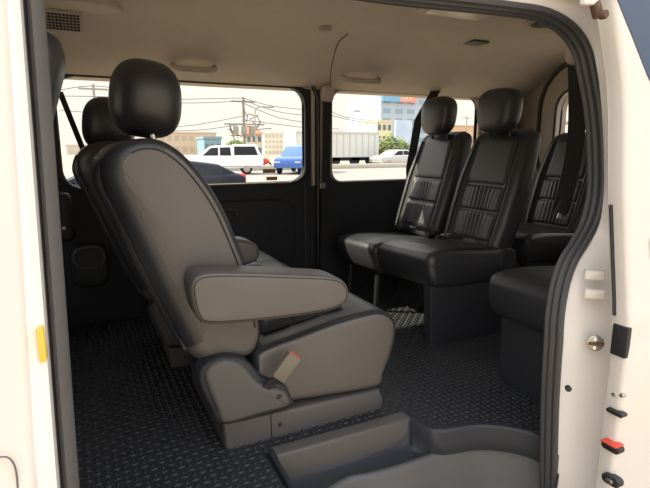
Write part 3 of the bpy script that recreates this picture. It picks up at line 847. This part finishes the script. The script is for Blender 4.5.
def car(name, loc, yaw, label, cat, body, roofp, L=4.6, W=1.75, canopy=None, lights=True, group=None, tl=.72):
    """a car facing -X in its own frame; body and roof outlines are side profiles"""
    root = thing(name, (0, 0, 0), label, cat, group)
    paint = body[1]; prof_ = [Vector((p.x, p.y)) for p in spline([(a, b, 0) for a, b in body[0]], 3)]
    obj('body', rprism(prof_, -W/2, W/2, .10, seg=4), paint, root, angle=50)
    rf = [Vector(p) for p in roofp[0]]
    low = min(p.y for p in rf); top = max(p.y for p in rf)
    def narrow(a, b, d): return Vector((a, d*(1-.16*(b-low)/(top-low)), b))
    obj('cabin', rprism(rf, -W/2+.06, W/2-.06, .05, narrow), roofp[1], root, angle=50)
    for s in (-1, 1):
        for wp in roofp[2]:
            ww = [Vector(p) for p in wp]
            obj('side_window', rprism(ww, s*(W/2-.07), s*(W/2-.045), .005, narrow), CARGLASS, root)
    for s in (-1, 1):
        for x in body[2]:
            wm = MB(); wm.add(disc((x, s*(W/2-.21)-(0), .34), .34, .22*1, 'Y', 20))
            w_ = obj('wheel', wm, TYRE, root)
            obj('hub_cap', disc((x, s*(W/2-.1)-.11+(.0 if s < 0 else .22-.02), .34), .2, .02*s, 'Y', 14), STEEL, w_)
    if lights:
        for s in (-1, 1):
            obj('tail_light', rbox((L/2-.12, s*(W/2-.2)-.16, tl), (L/2+.025, s*(W/2-.2)+.18, tl+.2), .03), mat('tail_red', (.7, .03, .02), .3), root)
            obj('headlight', rbox((-L/2-.01, s*(W/2-.25)-.18, .62), (-L/2+.2, s*(W/2-.25)+.2, .78), .03), CHROME, root)
    root.location = loc; root.rotation_euler = (0, 0, yaw)
    return root
WHITE = mat('white_car_paint', (.82, .82, .82), .25, coat=.5); NAVY = mat('dark_grey_car_paint', (.016, .02, .032), .45, spec=.15)
BLUE = mat('blue_car_paint', (.05, .13, .45), .3, coat=.5); SILV = mat('silver_car_paint', (.55, .57, .58), .3, metal=.4)
pick_b = [(-2.45, .45), (-2.48, .75), (-2.35, .98), (-1.5, 1.06), (-1.0, 1.1), (1.2, 1.1), (2.4, 1.1), (2.5, .9), (2.46, .5), (2.2, .40), (0, .36), (-2.2, .38)]
pick_r = [(-1.35, 1.04), (-.65, 1.60), (-.45, 1.68), (.7, 1.72), (.78, 1.75), (2.1, 1.75), (2.38, 1.08)]
pick_w = [[(-1.0, 1.12), (-.52, 1.56), (-.12, 1.58), (-.12, 1.12)], [(-.02, 1.12), (-.02, 1.58), (.58, 1.60), (.62, 1.12)], [(.80, 1.14), (.80, 1.64), (2.0, 1.64), (2.18, 1.14)]]
p = at(221, 172, Y=30)
car('pickup_truck', (p.x, 30, 0), -.25, 'white double-cab pickup with covered bed outside the far window', 'car', (pick_b, WHITE, (-1.6, 1.5)), (pick_r, WHITE, pick_w), L=4.95)
hat_b = [(-2.2, .45), (-2.25, .68), (-2.1, .82), (-1.2, .94), (0, 1.0), (1.3, 1.04), (2.15, 1.06), (2.25, .85), (2.2, .45), (1.9, .32), (0, .28), (-2, .32)]
hat_r = [(-1.25, .95), (-.4, 1.30), (0, 1.345), (1.1, 1.335), (1.7, 1.26), (2.16, 1.02)]
hat_w = [[(-.9, 1.0), (-.3, 1.26), (.18, 1.29), (.18, 1.0)], [(.26, 1.0), (.26, 1.29), (1.0, 1.28), (1.7, 1.04)]]
sed_b = [(-2.2, .45), (-2.25, .68), (-2.1, .82), (-1.2, .92), (0, .96), (1.3, .97), (2.15, .95), (2.24, .75), (2.2, .45), (1.9, .32), (0, .28), (-2, .32)]
sed_r = [(-1.25, .9), (-.5, 1.32), (-.2, 1.38), (.55, 1.38), (.95, 1.3), (1.75, .94)]
sed_w = [[(-.9, .95), (-.4, 1.27), (.08, 1.31), (.08, .95)], [(.16, .95), (.16, 1.31), (.6, 1.30), (1.3, .96)]]
p = at(243, 172, Y=11.2)
dark = car('sedan', (p.x-2.42, 11.2, 0), -.05, 'dark sedan with red tail light parked just outside behind the armchair seat', 'car', (hat_b, NAVY, (-1.4, 1.35)), (hat_r, NAVY, hat_w), L=4.45, tl=.86); dark.scale = (1, 1, 1.0)
p = at(293, 165, Y=29)
car('van_truck', (p.x+.6, 29.5, 0), .9, 'bright blue van-like truck at the right edge of the first far window', 'car', (pick_b, BLUE, (-1.6, 1.5)), (pick_r, BLUE, pick_w), L=4.95)
p = at(396, 160, Y=36)
car('sedan', (p.x, 36, 0), .1, 'silver car beneath the tree seen through the second far window', 'car', (sed_b, SILV, (-1.4, 1.35)), (sed_r, SILV, sed_w), L=4.45)
p = at(204, 176, Y=17.5)
# riders behind
for u, lab in ((266, 'red motorcycle in traffic just past the white pickup'), (270.5, 'dark motorcycle in traffic beside the blue truck')):
    p = at(u, 160, Y=34); p.x += (-.5 if 'red' in lab else 1.6); t = thing('motorcycle', (p.x, 34, 0), lab, 'motorcycle', 'motorcycles in traffic')
    mbb = MB(); mbb.add(superell((p.x, 34, .62), (.75, .16, .25), .8, .8)); obj('frame', mbb, REDP if 'red' in lab else NAVY, t)
    for dx in (-.6, .6): obj('wheel', tube([(p.x+dx+.27*math.cos(a), 34, .3+.27*math.sin(a)) for a in [2*PI*k/14 for k in range(14)]], .06, 6, closed=True), TYRE, t)
# box truck
p0 = at(318, 131, Y=38); p1 = at(379, 131, Y=38)
t = thing('box_truck', ((p0.x+p1.x)/2, 38, 0), 'white ribbed container on a truck seen through the second far window', 'truck')
tw = mat('white_container', (.66, .67, .65), .6, noise=.12, nscale=2)
zt, zb = p0.z, .75
bxm = MB(); bxm.add(box((p0.x-2, 38, zb), (p1.x, 40.4, zt)))
cb = obj('container', bxm, tw, t, smooth=False)
rb = MB(); x = p0.x-2
while x < p1.x: rb.add(box((x, 37.93, zb+.1), (x+.09, 38.0, zt-.12))); x += .62
rb.add(box((p0.x-2, 37.92, zt-.14), (p1.x+.02, 38.0, zt))); rb.add(box((p0.x-2, 37.92, zb), (p1.x+.02, 38.0, zb+.14)))
obj('side_rib', rb, mat('container_rib', (.55, .56, .55), .6), cb, smooth=False)
obj('chassis', box((p0.x-2, 38.1, .45), (p1.x, 40.3, .74)), NAVY, t, smooth=False)
for dx in (.6, 1.7, 3.6, p1.x-p0.x-.7): obj('wheel', disc((p0.x+dx, 38.1, .48), .48, .3, 'Y', 18), TYRE, t)
# buildings
def bld(name, u0, u1, vtop, Y, label, col, depth=8, floors=4, bays=4, win=(.12, .16, .2), zb=0, group=None):
    a = at(u0, vtop, Y=Y); b = at(u1, vtop, Y=Y); zt = a.z
    t = thing(name, ((a.x+b.x)/2, Y, 0), label, 'building', group)
    obj('wall', box((a.x, Y, zb), (b.x, Y+depth, zt)), mat(name+'_wall', col, .85, noise=.15, nscale=.5), t, smooth=False)
    wmat = mat(name+'_window', win, .2); W_ = b.x-a.x; H_ = zt-zb
    for f in range(floors):
        for k in range(bays):
            x0 = a.x+W_*(k+.2)/bays; x1 = a.x+W_*(k+.8)/bays; z0 = zb+H_*(f+.3)/floors; z1 = zb+H_*(f+.78)/floors
            obj('window', box((x0, Y-.06, z0), (x1, Y+.02, z1)), wmat, t, smooth=False)
    obj('parapet', box((a.x-.1, Y-.12, zt), (b.x+.1, Y+depth, zt+.3)), mat(name+'_edge', tuple(c*.85 for c in col), .8), t, smooth=False)
    return t, a, b
t, a, b = bld('office_building', 381, 440, 96, 95, 'grey blue office block with blue and red roof sign', (.42, .50, .60), 15, 6, 5, (.25, .33, .45))
sa = at(382, 93, Y=94.6); sb = at(400, 102, Y=94.6); sc_ = at(415.5, 102, Y=94.6)
obj('blue_sign', box((sa.x, 94.4, sb.z), (sb.x, 94.7, sa.z)), mat('sign_blue', (.18, .38, .60), .6), t, smooth=False)
rs = obj('red_sign', box((sb.x, 94.4, sb.z), (sc_.x, 94.7, sa.z)), mat('sign_red', (.85, .28, .22), .6), t, smooth=False)
lm = MB(); zc_ = (sa.z+sb.z)/2
for k in range(5):
    xx = sb.x+.35+.62*k; lm.add(box((xx, 94.32, zc_-.5), (xx+.14, 94.4, zc_+.5)))
    if k % 2 == 0: lm.add(box((xx, 94.32, zc_+.36), (xx+.42, 94.4, zc_+.5)))
    else: lm.add(box((xx, 94.32, zc_-.07), (xx+.42, 94.4, zc_+.07)))
obj('sign_lettering', lm, mat('sign_letter', (.95, .8, .75), .6), rs, smooth=False)
ba_ = at(396, 120, Y=80); bb_ = at(411, 152, Y=80)
t = obj('billboard', MB().add(box((ba_.x, 80, bb_.z), (bb_.x, 80.4, ba_.z))), mat('billboard_blue', (.16, .32, .62), .6, noise=.9, nscale=.35, var=(.75, .8, .85)), smooth=False)
tag(t, 'tall blue and white advertising board behind the tree', 'billboard')
bld('shop_house', 377, 392, 122, 75, 'small pale yellow house in front of the office block', (.72, .66, .45), 6, 3, 3)
bld('stadium_wall', 150, 216, 133, 110, 'long beige hall seen beyond the dark sedan', (.55, .46, .36), 12, 2, 9, (.4, .33, .27))
bld('shop', 204, 221, 139, 60, 'low blue fronted shop behind the white pickup', (.20, .33, .42), 4, 1, 3)
t, a, b = bld('terrace_house', 246, 262, 134, 85, 'house with red roof behind the power pole', (.62, .55, .46), 6, 2, 3)
obj('roof', loft([[Vector((a.x-.4, 84.5, a.z)), Vector((b.x+.4, 84.5, a.z)), Vector((b.x+.4, 91.5, a.z))], [Vector((a.x+.6, 88, a.z+1.5)), Vector((b.x-.6, 88, a.z+1.5)), Vector((b.x-.6, 88.5, a.z+1.5))]]), mat('red_tiles', (.55, .18, .10), .8), t, smooth=False)
bld('apartment_block', 264, 283, 134, 100, 'cream apartment block right of the red roofed house', (.75, .70, .58), 8, 4, 5, (.5, .48, .42))
bld('apartment_block', 286, 306, 137, 105, 'pale block at the right end of the first far window', (.68, .66, .58), 8, 3, 4, (.45, .44, .4))
bld('warehouse', 443, 492, 126, 110, 'long orange brown roofed warehouse behind the row seat headrests', (.62, .42, .26), 10, 1, 8, (.55, .45, .36))
bld('warehouse', 66, 150, 146, 120, 'low distant warehouse at the front end of the far window', (.6, .55, .48), 10, 1, 10, (.5, .45, .4))
# building seen through the rear window
pa = at(553, 112, X=40); pb_ = at(585, 140, X=40)
t = thing('depot_building', (40, (pa.y+pb_.y)/2, 0), 'grey slatted depot seen through the rear window', 'building')
obj('wall', box((40, pb_.y-3, 0), (46, pa.y+3, pa.z)), mat('depot_wall', (.5, .47, .42), .85, noise=.2, nscale=.6), t, smooth=False)
for k in range(4): obj('ledge', box((39.8, pb_.y-3, .6+pa.z*.22*k), (40.05, pa.y+3, .75+pa.z*.22*k)), mat('depot_ledge', (.22, .2, .19), .8), t, smooth=False)
# trees: trunk + crown of many small leaf blades
LEAF = mat('tree_leaf', (.16, .22, .08), .8, noise=.6, nscale=1.5, var=(.30, .34, .14))
BARK = mat('bark', (.16, .12, .09), .9)
def tree(u, v0, v1, Y, w, label, nleaf=1400):
    top = at(u, v0, Y=Y); low = at(u, v1, Y=Y); x = top.x
    t = thing('tree', (x, Y, 0), label, 'tree', 'trees along the road')
    obj('trunk', tube([(x, Y, 0), (x+.05, Y, low.z), (x, Y, top.z*.7)], [.16, .13, .06], 8), BARK, t)
    cz_, rz_ = (top.z+low.z)/2, (top.z-low.z)/2; m_ = MB()
    for k in range(nleaf):
        d = Vector((random.gauss(0, 1), random.gauss(0, 1), random.gauss(0, 1))).normalized()*random.random()**.4
        lob = 1+.25*math.sin(5*d.x+3*d.z)*math.cos(4*d.y)
        c = Vector((x+d.x*w*lob, Y+d.y*w*lob, cz_+d.z*rz_*lob)); s = .14+.16*random.random()
        a_ = Vector((random.gauss(0, 1), random.gauss(0, 1), random.gauss(0, 1))).normalized(); b2 = a_.orthogonal().normalized()
        m_.add(([c-a_*s, c+b2*s*.5, c+a_*s, c-b2*s*.5], [(0, 1, 2, 3)]))
    obj('crown', m_, LEAF, t, smooth=False)
tree(391, 134, 158, 62, 1.6, 'round green tree between the container truck and the office block')
tree(403, 140, 158, 64, 1.2, 'smaller green tree beneath the blue billboard', 900)
tree(383, 140, 158, 60, .9, 'slim green tree touching the container truck', 700)
tree(236, 140, 150, 70, 1.3, 'green tree left of the power pole base', 700)
tree(294, 138, 150, 75, 1.4, 'green tree behind the blue truck', 700)
# poles and wires
POLE = mat('concrete_pole', (.30, .28, .26), .9); WIRE = mat('wire', (.14, .13, .13), .6)
def pole(u, vt, Y, label, clutter, r=.16):
    p = at(u, vt, Y=Y)
    t = thing('power_pole', (p.x, Y, 0), label, 'pole', 'power poles outside')
    obj('shaft', tube([(p.x, Y, 0), (p.x, Y, p.z)], [r, r*.65], 8), POLE, t)
    obj('crossarm', box((p.x-1.2, Y-.06, p.z-.5), (p.x+1.2, Y+.06, p.z-.35)), POLE, t, smooth=False)
    if clutter:
        zc = at(u, 130, Y=Y).z
        for k in range(3): obj('transformer', disc((p.x-.9+.8*k, Y-.3, zc-.45), .28, .8, 'Z', 14), POLE, t)
        obj('crossarm', box((p.x-2.0, Y-.3, zc+.45), (p.x+2.0, Y-.2, zc+.6)), POLE, t, smooth=False)
        obj('crossarm', box((p.x-1.5, Y-.3, zc-.6), (p.x+1.5, Y-.2, zc-.5)), POLE, t, smooth=False)
        for k in range(9):
            a_ = Vector((p.x+random.uniform(-1.7, 1.7), Y-.3, zc+random.uniform(-1.2, 1.4)))
            obj('jumper_cable', tube([a_, a_+Vector((random.uniform(-.8, .8), 0, random.uniform(-.9, .9))), a_+Vector((random.uniform(-1.4, 1.4), 0, random.uniform(-.6, .6)))], .05, 5), WIRE, t)
    return p
pA = pole(243, 97, 48, 'tall power pole with transformers seen mid far window', True, .2)
pB = pole(93, 84, 50, 'plain power pole near the front end of the far window', False)
pC = pole(467, 116, 90, 'thin power pole between the row seat headrests', False, .2)
p = at(255, 112, Y=46); q_ = at(264, 110, Y=46)
t = thing('street_lamp', (p.x, 46, 0), 'curved street lamp just right of the transformer pole', 'street lamp', 'street lamps outside')
obj('mast', tube(spline([(p.x, 46, 0), (p.x, 46, p.z*.5), (p.x, 46, p.z), (p.x+.4, 46, q_.z+.25), (q_.x+.5, 46, q_.z+.3)], 4, closed=False), .06, 6), POLE, t)
obj('lamp_head', superell((q_.x+.6, 46, q_.z+.28), (.4, .15, .08)), POLE, t)
p = at(353, 120, Y=60); q_ = at(357, 111, Y=60)
t = thing('street_lamp', (p.x, 60, 0), 'street lamp above the white container', 'street lamp', 'street lamps outside')
obj('mast', tube([(p.x-.6, 60, 0), (p.x-.6, 60, q_.z-.3), (q_.x-.4, 60, q_.z)], .06, 6), POLE, t)
obj('lamp_head', superell((q_.x, 60, q_.z), (.5, .15, .1)), POLE, t)
def wire(pts, Y, r=.035):
    P_ = [at(u, v, Y=Y) for u, v in pts]
    o = obj('power_line', tube(spline(P_, 5, closed=False), r, 5), WIRE)
    tag(o, 'sagging black overhead wire outside the far windows', 'wire', 'overhead wires')
for pts in [[(150, 100), (195, 99), (243, 98)], [(150, 102), (195, 103), (243, 101)], [(60, 96), (110, 97), (165, 101)], [(243, 98), (272, 106), (310, 110), (330, 112)], [(243, 100), (275, 111), (310, 116), (330, 117)],
            [(150, 128), (195, 125), (243, 116)], [(150, 131), (200, 130), (243, 124)], [(243, 120), (275, 124), (310, 128), (340, 129)], [(243, 103), (280, 118), (320, 124)], [(60, 110), (100, 114), (160, 122)],
            [(325, 108), (345, 117), (375, 121)], [(325, 113), (350, 120), (380, 124)], [(60, 90), (95, 86), (150, 93)]]:
    wire(pts, 47.6)

# ------------------------------------------------------------------ light
w = bpy.data.worlds.new('sky'); S.world = w; w.use_nodes = True; nt = w.node_tree
bg = nt.nodes['Background']; tc = nt.nodes.new('ShaderNodeTexCoord'); sx = nt.nodes.new('ShaderNodeSeparateXYZ'); cr_ = nt.nodes.new('ShaderNodeValToRGB')
nt.links.new(tc.outputs['Generated'], sx.inputs[0]); nt.links.new(sx.outputs['Z'], cr_.inputs[0]); nt.links.new(cr_.outputs[0], bg.inputs[0])
e = cr_.color_ramp.elements; e[0].position = 0; e[0].color = (.46, .43, .38, 1); e[1].position = 1; e[1].color = (.85, .92, 1.05, 1)
x_ = e.new(.22); x_.color = (.48, .455, .41, 1); x2_ = e.new(.5); x2_.color = (1.05, 1.0, .97, 1)
bg.inputs[1].default_value = 1.1
sun = bpy.data.lights.new('sun', 'SUN'); sun.energy = 3.6; sun.angle = math.radians(1.0); sun.color = (1, .90, .72)
so = bpy.data.objects.new('sun', sun); COL.objects.link(so)
so.rotation_euler = Vector((.62, -.42, -.60)).to_track_quat('-Z', 'Y').to_euler()
S.view_settings.view_transform = 'Standard'; S.view_settings.look = 'None'; S.view_settings.exposure = 1.2; S.view_settings.gamma = 1
S.view_settings.use_curve_mapping = False
